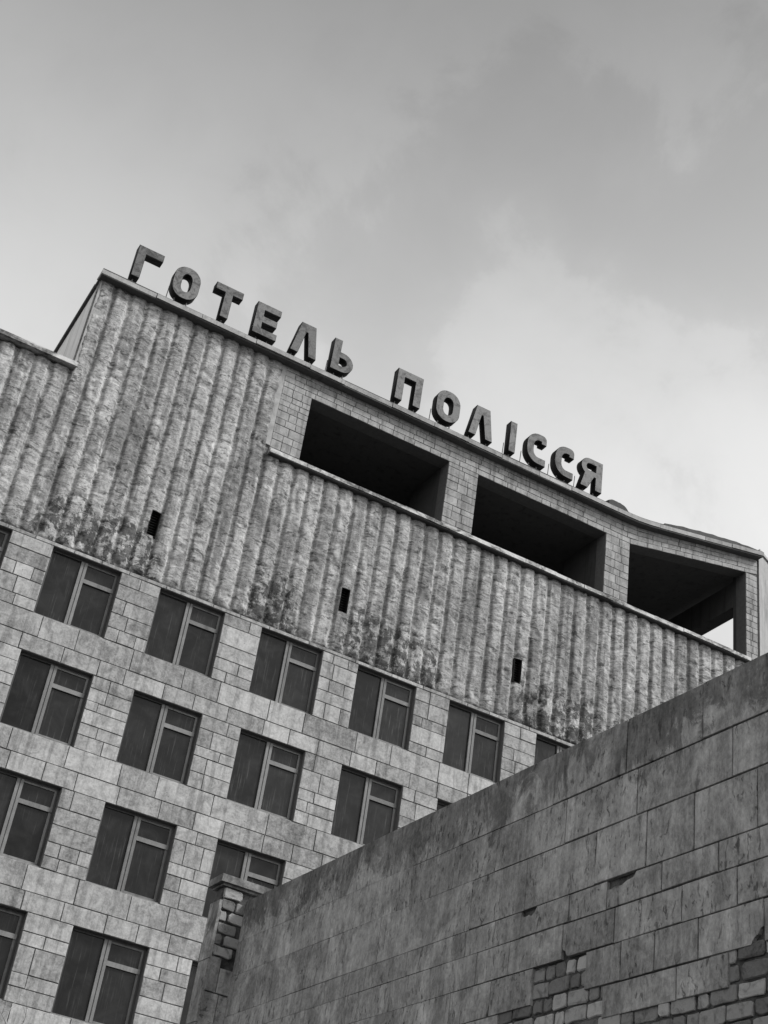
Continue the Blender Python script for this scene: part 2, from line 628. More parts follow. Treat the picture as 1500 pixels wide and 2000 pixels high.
def make_window(x0, x1, z0, z1):
    """frame is the part; stiles, transom and panes are its pieces"""
    wm = MB()
    f = 0.055
    wm.box(x0, x0 + f, YF, YF + 0.10, z0, z1)
    wm.box(x1 - f, x1, YF, YF + 0.10, z0, z1)
    wm.box(x0 + f, x1 - f, YF, YF + 0.10, z0, z0 + f)
    wm.box(x0 + f, x1 - f, YF, YF + 0.10, z1 - f, z1)
    o = wm.build('window', 'window_wood_dark', hotel)
    xm = x0 + 0.485 * (x1 - x0)
    zt = z1 - 0.285 * (z1 - z0)
    a = MB()
    a.box(xm - 0.085, xm - 0.012, YF - 0.02, YF + 0.06, z0 + f, z1 - f)
    a.box(xm + 0.012, xm + 0.085, YF - 0.02, YF + 0.06, z0 + f, z1 - f)
    a.box(xm - 0.012, xm + 0.012, YF + 0.004, YF + 0.05, z0 + f, z1 - f)
    a.build('mullion', 'window_wood', o)
    b = MB()
    b.box(xm + 0.085, x1 - f, YF - 0.012, YF + 0.06, zt - 0.055, zt + 0.055)
    b.build('transom', 'window_wood', o)
    s = MB()      # casement stiles on the right and rails
    s.box(x1 - f - 0.06, x1 - f, YF + 0.01, YF + 0.07, z0 + f, zt - 0.055)
    s.box(xm + 0.085, x1 - f - 0.06, YF + 0.01, YF + 0.07, z0 + f, z0 + f + 0.055)
    s.box(x1 - f - 0.05, x1 - f, YF + 0.01, YF + 0.07, zt + 0.055, z1 - f)
    s.box(xm + 0.085, x1 - f - 0.05, YF + 0.01, YF + 0.07, z1 - f - 0.045, z1 - f)
    s.build('casement', 'window_wood', o)
    s = MB()
    s.box(x0 + 0.004, x1 - 0.004, YF - 0.10, YF + 0.01, z0 + 0.002, z0 + 0.03)
    s.build('sill', 'window_wood', o)
    for (p0, p1, q0, q1) in ((x0 + f, xm - 0.085, z0 + f, z1 - f), (xm + 0.085, x1 - f - 0.05, zt + 0.055, z1 - f - 0.045),
                             (xm + 0.085, x1 - f - 0.06, z0 + f + 0.055, zt - 0.055)):
        g_ = MB()
        g_.box(p0, p1, YF + 0.035, YF + 0.041, q0, q1)
        g_.build('pane', 'dusty_glass', o)
    return o


def copy_tree(o, parent, delta):
    c = o.copy()
    COL.objects.link(c)
    c.parent = parent
    if parent is hotel:
        c.location = o.location + delta
    for ch in o.children:
        copy_tree(ch, c, delta)
    return c


protos = []
for i, (x0, x1, z0, z1, r, c) in enumerate(wins):
    if i == 0:
        proto = make_window(x0, x1, z0, z1)
        px, pz = x0, z0
    else:
        copy_tree(proto, hotel, Vector((x0 - px, 0, z0 - pz)))

# rooms behind the windows: storey floors, cross walls, back wall
mb = MB()
for r in range(NROW + 1):
    z = ZT - r * ST + 0.45
    mb.box(HX0 + 0.05, HX1 - 0.05, YI + 0.005, 7.5, z, z + 0.25)
mb.build('storey_floor', 'interior', hotel)
for c in range(-2, 10):
    x = c * PITCH - 0.55
    mb = MB()
    for r in range(NROW):
        z = ZT - r * ST + 0.45
        mb.box(x - 0.06, x + 0.06, YI + 0.005, 7.4, z - ST + 0.25, z)
    mb.build('room_wall', 'interior', hotel)
mb = MB()
mb.box(HX0, HX1, 7.51, 7.9, 0, 28.0)
mb.box(HX0, HX0 + 0.04, YI, 7.5, 0, 25.5)
mb.build('rear_wall', 'pale_plaster', hotel)

# ---- ribbed concrete upper wall
vents = [(5.17, 5.45, 21.55, 22.33), (10.98, 11.25, 21.55, 22.33), (16.83, 17.09, 21.55, 22.33)]
rc_b = MB()
for (a, b, z0, z1) in ((HX0, 2.0, RIB_BOT, 25.5), (2.0, 8.0, RIB_BOT, 28.9), (8.0, HX1, RIB_BOT, 25.5)):
    rc_b.add([(a, 0.05, z0), (b, 0.05, z0), (b, 0.05, z1), (a, 0.05, z1), (a, 0.4, z0), (b, 0.4, z0), (b, 0.4, z1), (a, 0.4, z1)],
             [(7, 6, 5, 4), (0, 4, 5, 1), (3, 2, 6, 7)])
    vv = [v for v in vents if a < v[0] < b]
    gx = sorted([a, b] + [e for v in vv for e in v[:2]])
    gz = sorted({z0, z1} | {e for v in vv for e in v[2:]})
    for p0, p1 in zip(gx, gx[1:]):
        for q0, q1 in zip(gz, gz[1:]):
            if not any(v[0] <= p0 < v[1] and v[2] <= q0 < v[3] for v in vv):
                rc_b.add([(p0, 0.05, q0), (p1, 0.05, q0), (p1, 0.05, q1), (p0, 0.05, q1)], [(0, 1, 2, 3)])
ribwall = rc_b.build('ribbed_wall', 'rib_concrete', hotel)
RP = PITCH / 6.0
NU = 18


def sstep(v):
    v = min(1.0, max(0.0, v))
    return v * v * (3 - 2 * v)


def shoulders(Z, seed):
    """how far the crest has broken back on either side at this height"""
    out_ = []
    for k in (0.0, 40.0):
        a_ = mnoise.noise(Vector((seed * 1.7 + k, 3.0, Z * 1.6)))
        b_ = mnoise.noise(Vector((seed * 2.9 + k, 7.0, Z * 5.5)))
        c_ = mnoise.cell(Vector((seed * 3.3 + k, 1.0, Z * 3.1)))
        d_ = 0.13 if c_ > 0.72 else 0.0
        out_.append(max(0.03, 0.11 + 0.07 * a_ + 0.10 * b_ + d_ * (0.4 + 0.6 * abs(b_))))
    return out_


def rib_y(u, X, Z, seed, foot, sh):
    wl, wr = sh
    crest = min(sstep((u - 0.02) / (wl + 0.08)), sstep((0.98 - u) / (wr + 0.05)))
    crest *= 0.80 + 0.20 * math.sin(math.pi * u)
    y = 0.045 - 0.090 * (0.3 + 0.7 * min(1.0, foot / 0.16)) * crest
    n1 = mnoise.fractal(Vector((X * 2.3, seed, Z * 3.4)), 1.0, 2.0, 4)
    n2 = mnoise.noise(Vector((X * 9.0, seed + 5, Z * 13.0)))
    n3 = mnoise.noise(Vector((X * 2.6, seed + 11, Z * 4.2)))
    chip = 0.035 * min(1.0, max(0.0, (n3 - 0.28) * 10.0)) * crest
    return y + 0.013 * n1 + 0.009 * n2 + chip


def make_rib(x0, x1, z0, z1):
    vv = [v for v in vents if v[0] < x1 and v[1] > x0]
    us = [i / NU for i in range(NU + 1)]
    nz = int((z1 - z0) / 0.07)
    zl = [z0 + (z1 - z0) * i / nz for i in range(nz + 1)]
    for v in vv:
        for e in (v[0], v[1]):
            uu = (e - x0) / (x1 - x0)
            if 0 < uu < 1:
                us = [q_ for q_ in us if abs(q_ - uu) > 0.02] + [uu]
        for e in (v[2], v[3]):
            zl = [q_ for q_ in zl if abs(q_ - e) > 0.02] + [e]
    us.sort(); zl.sort()
    vs = []
    for Z in zl:
        sh = shoulders(Z, 1.0 + x0)
        for u in us:
            X = x0 + (x1 - x0) * u
            vs.append((X, rib_y(u, X, Z, 1.0 + x0, Z - z0, sh), Z))
    nu = len(us)
    fs = []
    for k in range(len(zl) - 1):
        for i in range(nu - 1):
            X = x0 + (x1 - x0) * (us[i] + us[i + 1]) / 2
            Z = (zl[k] + zl[k + 1]) / 2
            if any(v[0] < X < v[1] and v[2] < Z < v[3] for v in vv):
                continue
            fs.append((k * nu + i, k * nu + i + 1, (k + 1) * nu + i + 1, (k + 1) * nu + i))
    # close the foot and the head of the rib
    b0 = len(vs)
    vs += [(x0, 0.06, z0), (x1, 0.06, z0), (x0, 0.06, z1), (x1, 0.06, z1)]
    fs.append(tuple(list(range(nu - 1, -1, -1)) + [b0, b0 + 1]))
    last = (len(zl) - 1) * nu
    fs.append(tuple(list(range(last, last + nu)) + [b0 + 3, b0 + 2]))
    return mesh('rib', vs, fs, 'rib_concrete', ribwall, smooth=True)


x = 18.31
while x - RP > HX0:
    x -= RP
ribx = []
while x + RP < HX1 + 0.3:
    ribx.append(x)
    x += RP
for x0 in ribx:
    x1 = x0 + RP
    mid = (x0 + x1) / 2
    if mid > 2.2 and mid < 7.75:
        make_rib(x0, x1, RIB_BOT, 28.93)
    else:
        make_rib(x0, min(x1, HX1), RIB_BOT, 25.52)

for v in vents:
    mb = MB()
    a, b, c, d = v
    tk = 0.02
    mb.box(a, a + tk, -0.015, 0.30, c, d)
    mb.box(b - tk, b, -0.015, 0.30, c, d)
    mb.box(a + tk, b - tk, -0.015, 0.30, c, c + tk)
    mb.box(a + tk, b - tk, -0.015, 0.30, d - tk, d)
    mb.box(a + tk, b - tk, 0.25, 0.30, c + tk, d - tk)
    vo = mb.build('vent', 'vent_metal', hotel)
    for i in range(9):
        z = c + 0.06 + i * 0.08
        mb = MB()
        mb.add([(a + tk, 0.06, z), (b - tk, 0.06, z), (b - tk, 0.11, z + 0.045), (a + tk, 0.11, z + 0.045),
                (a + tk, 0.068, z - 0.006), (b - tk, 0.068, z - 0.006), (b - tk, 0.118, z + 0.039), (a + tk, 0.118, z + 0.039)],
               [(0, 1, 2, 3), (7, 6, 5, 4), (0, 4, 5, 1), (3, 2, 6, 7)])
        mb.build('louvre', 'vent_metal', vo)

# flat corner strips of the tower
mb = MB(); mb.box(2.0, 2.26, -0.02, 0.4, 25.6, 28.92)
mb.build('corner_strip', 'cornice_concrete', hotel)
mb = MB(); mb.box(7.74, 8.0, 0.0, 0.4, 25.9, 28.92)
mb.build('edge_strip', 'cornice_concrete', hotel)
# tower flank and roofs
mb = MB(); mb.box(2.012, 2.3, 0.41, 7.9, 25.4, 28.925)
mb.build('tower_flank', 'pale_plaster', hotel)


def rise(X):
    """the roof edge sweeps up towards the right-hand corner"""
    k = 5.0
    return 0.182 * math.log1p(math.exp(k * (X - 21.05))) / k


def sweep(name, x0, x1, y0, y1, z0, z1, mat, parent, follow=True, step=0.4, sag=0.0):
    n = max(1, int((x1 - x0) / step)) if follow and x1 > 19.5 else 1
    mb = MB()
    ring = []
    for i in range(n + 1):
        X = x0 + (x1 - x0) * i / n
        dz_ = rise(X) if follow else 0.0
        ring.append([(X, y0, z0 + dz_), (X, y0, z1 + dz_), (X, y1, z1 + dz_ + sag), (X, y1, z0 + dz_)])
    vs = [p for r_ in ring for p in r_]
    fs = [(0, 1, 2, 3), tuple(n * 4 + k for k in (3, 2, 1, 0))]
    for i in range(n):
        for k in range(4):
            j = (k + 1) % 4
            fs.append((i * 4 + k, (i + 1) * 4 + k, (i + 1) * 4 + j, i * 4 + j))
    mb.add(vs, fs)
    o = mb.build(name, mat, parent)
    return o


# roof cornice in lengths, with a felt upstand behind its lip
cor = sweep('cornice', 1.94, 26.22, 0.10, 0.50, 28.93, 29.05, 'dark_soffit', hotel)
x = 1.90
while x < 26.2:
    L = random.uniform(1.1, 1.9)
    e = min(x + L, 26.26)
    if 26.26 - e < 0.5:
        e = 26.26
    dy = random.uniform(-0.025, 0.02); dzz = random.uniform(-0.012, 0.016)
    sweep('cornice_stone', x + 0.009, e - 0.009, -0.30 + dy, 0.098, 28.90 + dzz, 29.05 + dzz, 'cornice_concrete', cor)
    x = e
sweep('cornice_shade_strip', 1.93, 26.22, -0.27, 0.097, 28.862, 28.884, 'dark_soffit', cor)  # added dark strip: paints the shade beneath the cornice overhang
sweep('felt_edge', 1.92, 26.24, -0.25, 0.30, 29.068, 29.112, 'roofing_felt', cor)
# flank coping of the tower
mb = MB(); mb.box(1.93, 2.1, 0.52, 7.9, 28.93, 29.08)
mb.build('flank_coping', 'roofing_felt', hotel)

# lower roof edge on the left, parapet ledge below the loggia
led = MB(); led.box(HX0, 2.02, 0.05, 0.5, 25.505, 25.66)
lr = led.build('roof_edge', 'roofing_felt', hotel)
x = HX0
while x < 2.05:
    e = min(x + random.uniform(1.3, 2.0), 2.08)
    if 2.08 - e < 0.4: e = 2.08
    sweep('coping_piece', x + 0.005, e - 0.005, -0.22 + random.uniform(-0.01, 0.01), 0.2, 25.57, 25.70 + random.uniform(0, 0.015), 'ledge_metal', lr, follow=False)
    x = e
led = MB(); led.box(8.02, 26.18, 0.03, 0.5, 25.505, 25.55)
ll = led.build('parapet_ledge', 'roofing_felt', hotel)
x = 7.98
while x < 25.7:
    e = min(x + random.uniform(0.9, 2.1), 25.74)
    if 25.74 - e < 0.4: e = 25.74
    sweep('ledge_piece', x + 0.004, e - 0.004, -0.20 + random.uniform(-0.015, 0.015), 0.028, 25.57 + random.uniform(-0.01, 0.01), 25.69 + random.uniform(-0.012, 0.014), 'ledge_metal', ll, follow=False)
    x = e

sweep('ledge_shade_strip', 8.02, 25.70, -0.17, 0.027, 25.535, 25.556, 'dark_soffit', ll, follow=False)  # shadow below the ledge, put in as a thin dark strip
# ---- loggia
BAYS = [(8.97, 13.82), (14.90, 19.85), (20.80, 25.70)]
ZF, ZO = 25.56, 28.13


def otop(X):
    return ZO + max(0.0, X - 20.8) * 0.20


YL = 0.035
mb = MB()
pier_x = [(8.0, 8.97), (13.82, 14.90), (19.85, 20.80), (25.70, 26.20)]
dep = [0.5, 2.4, 2.4, 0.66]
for (a, b), d in zip(pier_x, dep):
    mb = MB()
    mb.prism([(a, ZF), (b, ZF), (b, otop(b)), (a, otop(a))], facade, YL, 0.5)
    po = mb.build('loggia_pier', 'mortar', hotel)
    if d > 0.5:
        mb = MB()
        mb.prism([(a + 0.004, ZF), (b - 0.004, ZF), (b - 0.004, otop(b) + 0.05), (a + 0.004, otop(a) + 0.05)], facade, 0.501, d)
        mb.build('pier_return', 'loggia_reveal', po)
# lintel band
mb = MB()
N = 40
pts_b = [8.0 + 18.2 * i / N for i in range(N + 1)]
vs = []
for X in pts_b:
    zb, zt = otop(X) + 0.002, 28.93 + rise(X)
    vs += [(X, YL, zb), (X, YL, zt), (X, 0.5, zt), (X, 0.5, zb)]
fs = [(0, 1, 2, 3), tuple(N * 4 + k for k in (3, 2, 1, 0))]
for i in range(N):
    for k in range(4):
        j = (k + 1) % 4
        fs.append((i * 4 + k, (i + 1) * 4 + k, (i + 1) * 4 + j, i * 4 + j))
mb.add(vs, fs)
lint = mb.build('loggia_lintel', 'mortar', hotel)

LB = 0.007


def block(parent, pts):
    cx_ = sum(p[0] for p in pts) / 4; cz_ = sum(p[1] for p in pts) / 4
    q_ = [(u + math.copysign(LB, cx_ - u), v + math.copysign(LB, cz_ - v)) for u, v in pts]
    vs, fs = slab_geo(q_, facade, random.uniform(-0.004, 0.006), 0.045, 0.006, 0.002)
    return mesh('facing_block', vs, fs, 'loggia_block', parent)


# facing on the lintel: four courses that follow the sweep
NC = 4
for k in range(NC):
    X = 8.0
    while X < 26.19:
        e = X + random.uniform(0.3, 0.72)
        if 26.2 - e < 0.25:
            e = 26.2
        e = min(e, 26.2)
        def zz(xx, f):
            b_, t_ = otop(xx), 28.92 + rise(xx)
            return b_ + (t_ - b_) * f
        f0, f1 = k / NC, (k + 1) / NC
        block(lint, [(X, zz(X, f0)), (e, zz(e, f0)), (e, zz(e, f1)), (X, zz(X, f1))])
        X = e
# facing on the piers
for a, b in pier_x:
    par = lint
    z = 25.58
    while z < ZO - 0.02:
        hh = random.choice((0.2, 0.24, 0.28, 0.31))
        if ZO - (z + hh) < 0.15:
            hh = ZO - z
        wd = b - a
        if wd < 0.6:
            cs = [a, a + wd * random.choice((0.4, 0.55, 0.6)), b]
        else:
            c0 = random.uniform(0.28, 0.42)
            cs = [a, a + wd * c0, a + wd * (c0 + random.uniform(0.25, 0.35)), b] if random.random() < 0.7 else [a, a + wd * random.uniform(0.4, 0.6), b]
        for c0, c1 in zip(cs, cs[1:]):
            block(par, [(c0, z), (c1, z), (c1, z + hh), (c0, z + hh)])
        z += hh
# right-hand pier: the piece above the flat courses, up to the swept soffit
a, b = pier_x[3]
z = ZO
while z < 29.05:
    hh = min(0.26, otop(a) - z)
    if hh < 0.06:
        break
    block(lint, [(a, z), (b, z), (b, z + hh), (a, z + hh)])
    z += hh

# ceiling, floor, back wall, side beam of the loggia
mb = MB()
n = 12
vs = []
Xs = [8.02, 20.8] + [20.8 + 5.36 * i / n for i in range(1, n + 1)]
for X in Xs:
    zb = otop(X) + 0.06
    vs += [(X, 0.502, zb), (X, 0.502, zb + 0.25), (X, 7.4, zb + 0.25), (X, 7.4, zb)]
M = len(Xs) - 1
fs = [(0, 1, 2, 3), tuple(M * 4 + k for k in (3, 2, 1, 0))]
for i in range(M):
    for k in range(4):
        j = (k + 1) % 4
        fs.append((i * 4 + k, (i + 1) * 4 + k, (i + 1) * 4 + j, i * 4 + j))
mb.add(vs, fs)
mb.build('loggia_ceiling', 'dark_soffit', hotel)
mb = MB(); mb.box(HX0, 26.18, 0.502, 7.4, 25.3, 25.5)
mb.build('loggia_floor', 'roofing_felt', hotel)
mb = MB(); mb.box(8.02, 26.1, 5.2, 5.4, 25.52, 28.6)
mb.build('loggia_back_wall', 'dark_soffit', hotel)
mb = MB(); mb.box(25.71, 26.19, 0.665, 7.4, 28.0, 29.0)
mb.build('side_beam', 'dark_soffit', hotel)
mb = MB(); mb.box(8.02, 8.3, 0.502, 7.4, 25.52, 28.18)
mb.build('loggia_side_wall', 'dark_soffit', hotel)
# roof deck
mb = MB()
vs = []
Xs = [2.3] + [19.5 + 6.7 * i / 14 for i in range(15)]
for X in Xs:
    zb = 28.93 + rise(X)
    vs += [(X, 0.505, zb), (X, 0.505, zb + 0.1), (X, 7.9, zb + 0.1), (X, 7.9, zb)]
M = len(Xs) - 1
fs = [(0, 1, 2, 3), tuple(M * 4 + k for k in (3, 2, 1, 0))]
for i in range(M):
    for k in range(4):
        j = (k + 1) % 4
        fs.append((i * 4 + k, (i + 1) * 4 + k, (i + 1) * 4 + j, i * 4 + j))
mb.add(vs, fs)
mb.build('roof_deck', 'roofing_felt', hotel)

# wing wall that turns away beyond the right-hand corner
an = math.radians(24)
dx, dyy = math.cos(an), math.sin(an)
px0, py0 = 26.285, 0.0
mb = MB()
P = [(px0, py0), (px0 + 7 * dx, py0 + 7 * dyy), (px0 + 7 * dx - 0.3 * dyy, py0 + 7 * dyy + 0.3 * dx), (px0 - 0.3 * dyy + 0.1, py0 + 0.3 * dx)]
mb.add([(a, b, 0) for a, b in P] + [(a, b, 30.18) for a, b in P], [(0, 1, 5, 4), (1, 2, 6, 5), (2, 3, 7, 6), (3, 0, 4, 7), (4, 5, 6, 7)])
ww = mb.build('turned_wing', 'wing_plaster', hotel)
P2 = [(px0 - 0.02 + 0.06 * dyy, py0 - 0.06), (px0 + 7 * dx + 0.06 * dyy, py0 + 7 * dyy - 0.06), P[2], P[3]]
mb = MB()
mb.add([(a, b, 30.185) for a, b in P2] + [(a, b, 30.28) for a, b in P2], [(0, 3, 2, 1), (0, 1, 5, 4), (1, 2, 6, 5), (2, 3, 7, 6), (3, 0, 4, 7), (4, 5, 6, 7)])
mb.build('wing_coping', 'cornice_concrete', ww)

# ------------------------------------------------------------------ roof letters
LH = 1.20
LZ = 29.45
S = 0.265


def arc(cx_, cy_, rx, ry, a0, a1, n=10):
    return [(cx_ + rx * math.cos(math.radians(a0 + (a1 - a0) * i / n)), cy_ + ry * math.sin(math.radians(a0 + (a1 - a0) * i / n))) for i in range(n + 1)]


def rrect(x0, y0, x1, y1, rx, ry):
    return arc(x1 - rx, y0 + ry, rx, ry, -90, 0, 7) + arc(x1 - rx, y1 - ry, rx, ry, 0, 90, 7) + \
        arc(x0 + rx, y1 - ry, rx, ry, 90, 180, 7) + arc(x0 + rx, y0 + ry, rx, ry, 180, 270, 7)


def glyph(ch, W):
    H = LH
    if ch == 'Г':
        return [[(0, 0), (S, 0), (S, H - S), (W, H - S), (W, H), (0, H)]]
    if ch == 'О':
        return [rrect(0, 0, W, H, W * 0.46, H * 0.36), rrect(S, S, W - S, H - S, (W - 2 * S) * 0.46, (H - 2 * S) * 0.32)]
    if ch == 'Т':
        c = W / 2
        return [[(c - S / 2, 0), (c + S / 2, 0), (c + S / 2, H - S), (W, H - S), (W, H), (0, H), (0, H - S), (c - S / 2, H - S)]]
    if ch == 'Е':
        m_ = H / 2
        s = S * 0.92
        g2 = (H - 3 * s) / 2
        return [[(0, 0), (W, 0), (W, s), (S, s), (S, s + g2), (W * 0.92, s + g2), (W * 0.92, 2 * s + g2), (S, 2 * s + g2), (S, H - s), (W, H - s), (W, H), (0, H)]]
    if ch == 'Л':
        return [[(0, 0), (S, 0), (W * 0.47, H - S * 1.25), (W * 0.53, H - S * 1.25), (W - S, 0), (W, 0), (W * 0.80, H), (W * 0.24, H)]]
    if ch == 'Ь':
        hb = H * 0.62
        r = hb / 2
        outer = [(0, 0), (W - r, 0)] + arc(W - r, r, r, r, -90, 90, 12) + [(S, hb), (S, H), (0, H)]
        ri = r - S * 0.85
        inner = [(S, S * 0.85), (W - r, S * 0.85)] + arc(W - r, r, ri, ri, -90, 90, 10)[1:] + [(S, hb - S * 0.85)]
        return [outer, inner]
    if ch == 'П':
        return [[(0, 0), (S, 0), (S, H - S), (W - S, H - S), (W - S, 0), (W, 0), (W, H), (0, H)]]
    if ch == 'І':
        return [[(0, 0), (W, 0), (W, H), (0, H)]]
    if ch == 'С':
        rx, ry = W * 0.62, H * 0.42
        o = [(W, H - S * 1.35)] + [(W, H - S * 0.75)] + arc(W - 0.16, H - 0.16, 0.16, 0.16, 0, 90, 4) + arc(rx, H - ry, rx, ry, 90, 180, 8) + arc(rx, ry, rx, ry, 180, 270, 8) + [(W, 0), (W, S)]
        i_ = arc(rx, ry, rx - S, ry - S, 270, 180, 8) + arc(rx, H - ry, rx - S, ry - S, 180, 90, 8) + [(W - S * 0.75, H - S)] + [(W - S * 0.75, H - S * 1.35)]
        return [o + i_]
    if ch == 'Я':
        hb = H * 0.42                     # underside of the bowl
        r = (H - hb) / 2
        outer = [(W, 0), (W, H), (r, H)] + arc(r, H - r, r, r, 90, 235, 12)[1:] + [(0, 0.0), (S * 1.15, 0), (W * 0.62, hb), (W - S, hb), (W - S, 0)]
        ri = r - S * 0.8
        inner = [(W - S, H - S * 0.8), (W - S, hb + S * 0.8), (r, hb + S * 0.8)] + list(reversed(arc(r, H - r, ri, ri, 90, 270, 10)))[1:]
        return [outer, inner]


LETTERS = [
    ('Г', 2.72, 3.52, 'grey metal hook-shaped letter Г, first of the rooftop sign beside the tower corner'),
    ('О', 3.94, 4.77, 'grey metal ring-shaped letter О, second letter of the first rooftop word'),
    ('Т', 5.24, 6.13, 'grey metal T-shaped letter Т, third letter of the rooftop sign'),
    ('Е', 6.62, 7.42, 'grey metal block letter Е, only three-barred letter of the rooftop sign'),
    ('Л', 7.91, 8.79, 'grey metal wedge-legged letter Л, fifth letter of the first rooftop word'),
    ('Ь', 9.28, 10.03, 'grey metal letter Ь with a low bowl, ending the first rooftop word'),
    ('П', 11.56, 12.48, 'dark stained gate-shaped letter П starting the second rooftop word'),
    ('О', 13.03, 13.90, 'dark stained ring-shaped letter О, second letter of the second rooftop word'),
    ('Л', 14.28, 15.18, 'dark stained wedge-legged letter Л, third letter of the second rooftop word'),
    ('І', 15.80, 16.05, 'narrow single-stroke block letter І standing before the two C-shaped letters'),
    ('С', 16.48, 17.22, 'grey C-shaped letter С next to the single-stroke letter, left of its twin'),
    ('С', 17.58, 18.32, 'grey C-shaped letter С next to the last letter, right of its twin'),
    ('Я', 18.62, 19.48, 'grey metal letter Я like a mirrored R, last letter of the rooftop sign'),
]
for ch, x0, x1, lab in LETTERS:
    cu = bpy.data.curves.new('letter', 'CURVE')
    cu.dimensions = '2D'
    cu.fill_mode = 'BOTH'
    cu.extrude = 0.135
    cu.bevel_depth = 0.012
    cu.offset = -0.012
    cu.bevel_resolution = 0
    W = x1 - x0
    for poly in glyph(ch, W):
        clean = []
        for p_ in poly:
            if not clean or (abs(p_[0] - clean[-1][0]) + abs(p_[1] - clean[-1][1])) > 1e-4:
                clean.append(p_)
        if (abs(clean[0][0] - clean[-1][0]) + abs(clean[0][1] - clean[-1][1])) < 1e-4:
            clean.pop()
        sp = cu.splines.new('POLY')
        sp.points.add(len(clean) - 1)
        for i, p_ in enumerate(clean):
            sp.points[i].co = (p_[0], p_[1], 0, 1)
        sp.use_cyclic_u = True
    tmp = bpy.data.objects.new('tmp', cu)
    COL.objects.link(tmp)
    bpy.context.view_layer.update()
    me = bpy.data.meshes.new_from_object(tmp.evaluated_get(bpy.context.evaluated_depsgraph_get()))
    bpy.data.objects.remove(tmp)
    bpy.data.curves.remove(cu)
    lt = empty('sign_letter', ((x0 + x1) / 2, 0.06, 29.10))
    tag(lt, lab, 'letter', 'rooftop sign letters')
    # stand the letter up, centred on its base
    me.transform(Matrix.Translation((-W / 2, 0, 0)))
    me.transform(Matrix.Rotation(math.radians(90), 4, 'X'))
    me.materials.clear()
    me.materials.append(MATS['sign_face'])
    me.materials.append(MATS['sign_side'])
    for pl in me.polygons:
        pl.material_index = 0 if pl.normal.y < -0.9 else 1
    me.name = 'letter_box'
    put('letter_box', me, None, lt, ((x0 + x1) / 2, 0.03, LZ))
    # feet and back braces
    fx = {'Г': (0.12,), 'Т': (W / 2,), 'І': (W / 2,), 'Л': (0.12, W - 0.12), 'П': (0.12, W - 0.12)}.get(ch, (0.22, W - 0.22))
    for f_ in fx:
        mb = MB()
        mb.tube((x0 + f_, 0.06, 29.10), (x0 + f_, 0.06, LZ + 0.03), 0.022, 0.022)
        mb.build('foot', 'strut_metal', lt)
    if ch in 'ОІСЯЬЛ':
        f_ = 0.03 if ch != 'Л' else 0.16
        mb = MB()
        mb.tube((x0 + f_, 0.34, 29.05), (x0 + f_, 0.28, LZ + 0.55), 0.013, 0.013)
        mb.build('post', 'strut_metal', lt)

# ------------------------------------------------------------------ scraps of roofing on the roof edge
def felt_heap(name, x0, x1, y0, h, label, wd=0.5):
    nx, ny = 16, 7
    vs = []
    for j in range(ny + 1):
        for i in range(nx + 1):
            u, v = i / nx, j / ny
            X = x0 + (x1 - x0) * u
            Y = y0 + wd * v
            e = (math.sin(math.pi * min(1, u * 0.9 + 0.1)) ** 0.7) * (0.35 + 0.65 * math.sin(math.pi * (0.15 + 0.7 * v)))
            Z = 29.118 + rise(X) + h * e + 0.10 * h * mnoise.noise(Vector((X * 9, Y * 9, 3.0))) + 0.35 * h * mnoise.noise(Vector((X * 3.1, Y * 4, 8.0)))
            vs.append((X, Y, Z))
    nn = len(vs)
    vs += [(x_, y_, 29.114 + rise(x_)) for x_, y_, _ in vs]
    fs = []
    r_ = nx + 1
    for j in range(ny):
        for i in range(nx):
            a = j * r_ + i
            fs.append((a, a + 1, a + r_ + 1, a + r_))
            fs.append((nn + a + r_, nn + a + r_ + 1, nn + a + 1, nn + a))
    for i in range(nx):
        fs.append((nn + i, nn + i + 1, i + 1, i))
        a = ny * r_ + i
        fs.append((a, a + 1, nn + a + 1, nn + a))
    for j in range(ny):
        a = j * r_
        fs.append((a, a + r_, nn + a + r_, nn + a))
        a = j * r_ + nx
        fs.append((a + r_, a, nn + a, nn + a + r_))
    o = mesh(name, vs, fs, 'roofing_felt', smooth=False)
    tag(o, label, 'roofing felt')
    return o


felt_heap('felt_heap', 19.72, 20.55, -0.24, 0.34, 'crumpled hump of roofing felt just right of the last sign letter')
felt_heap('felt_strip', 22.0, 26.1, -0.24, 0.20, 'long lifted strip of dark roofing felt along the rising roof edge', 0.35)

# ------------------------------------------------------------------ wing wall in the foreground
NV = Vector((0.99921518, 0.03961099, 0))      # away from the viewer's side
DV = Vector((-0.03961099, 0.99921518, 0))     # along the wall, away from the camera
OFF = 1.72


def wallp(u, v, d):
    """u = distance along the wall, v = height, d = depth into the wall"""
    return NV * (OFF + d) + DV * u + Vector((0, 0, v))


S0, S1 = -31.0, -19.03
WTOP = 6.31
nwall = empty('wing_wall', wallp((S0 + S1) / 2, 0, 0.2))
tag(nwall, 'weathered stone-slab wall in the foreground with fallen slabs showing brick', 'wall')


def wbox(mb, u0, u1, v0, v1, d0, d1):
    mb.add([wallp(u0, v0, d0), wallp(u1, v0, d0), wallp(u1, v0, d1), wallp(u0, v0, d1),
            wallp(u0, v1, d0), wallp(u1, v1, d0), wallp(u1, v1, d1), wallp(u0, v1, d1)],
           [(0, 1, 2, 3), (4, 7, 6, 5), (0, 4, 5, 1), (1, 5, 6, 2), (2, 6, 7, 3), (3, 7, 4, 0)])


mb = MB()
wbox(mb, S0, S1 - 0.002, 0, WTOP - 0.03, 0.027, 0.38)
core = mb.build('wall_core', 'dark_mortar', nwall)
mb = MB()
wbox(mb, S0, S1 - 0.004, WTOP - 0.028, WTOP - 0.004, 0.02, 0.40)
mb.build('wall_top', 'near_slab', nwall)

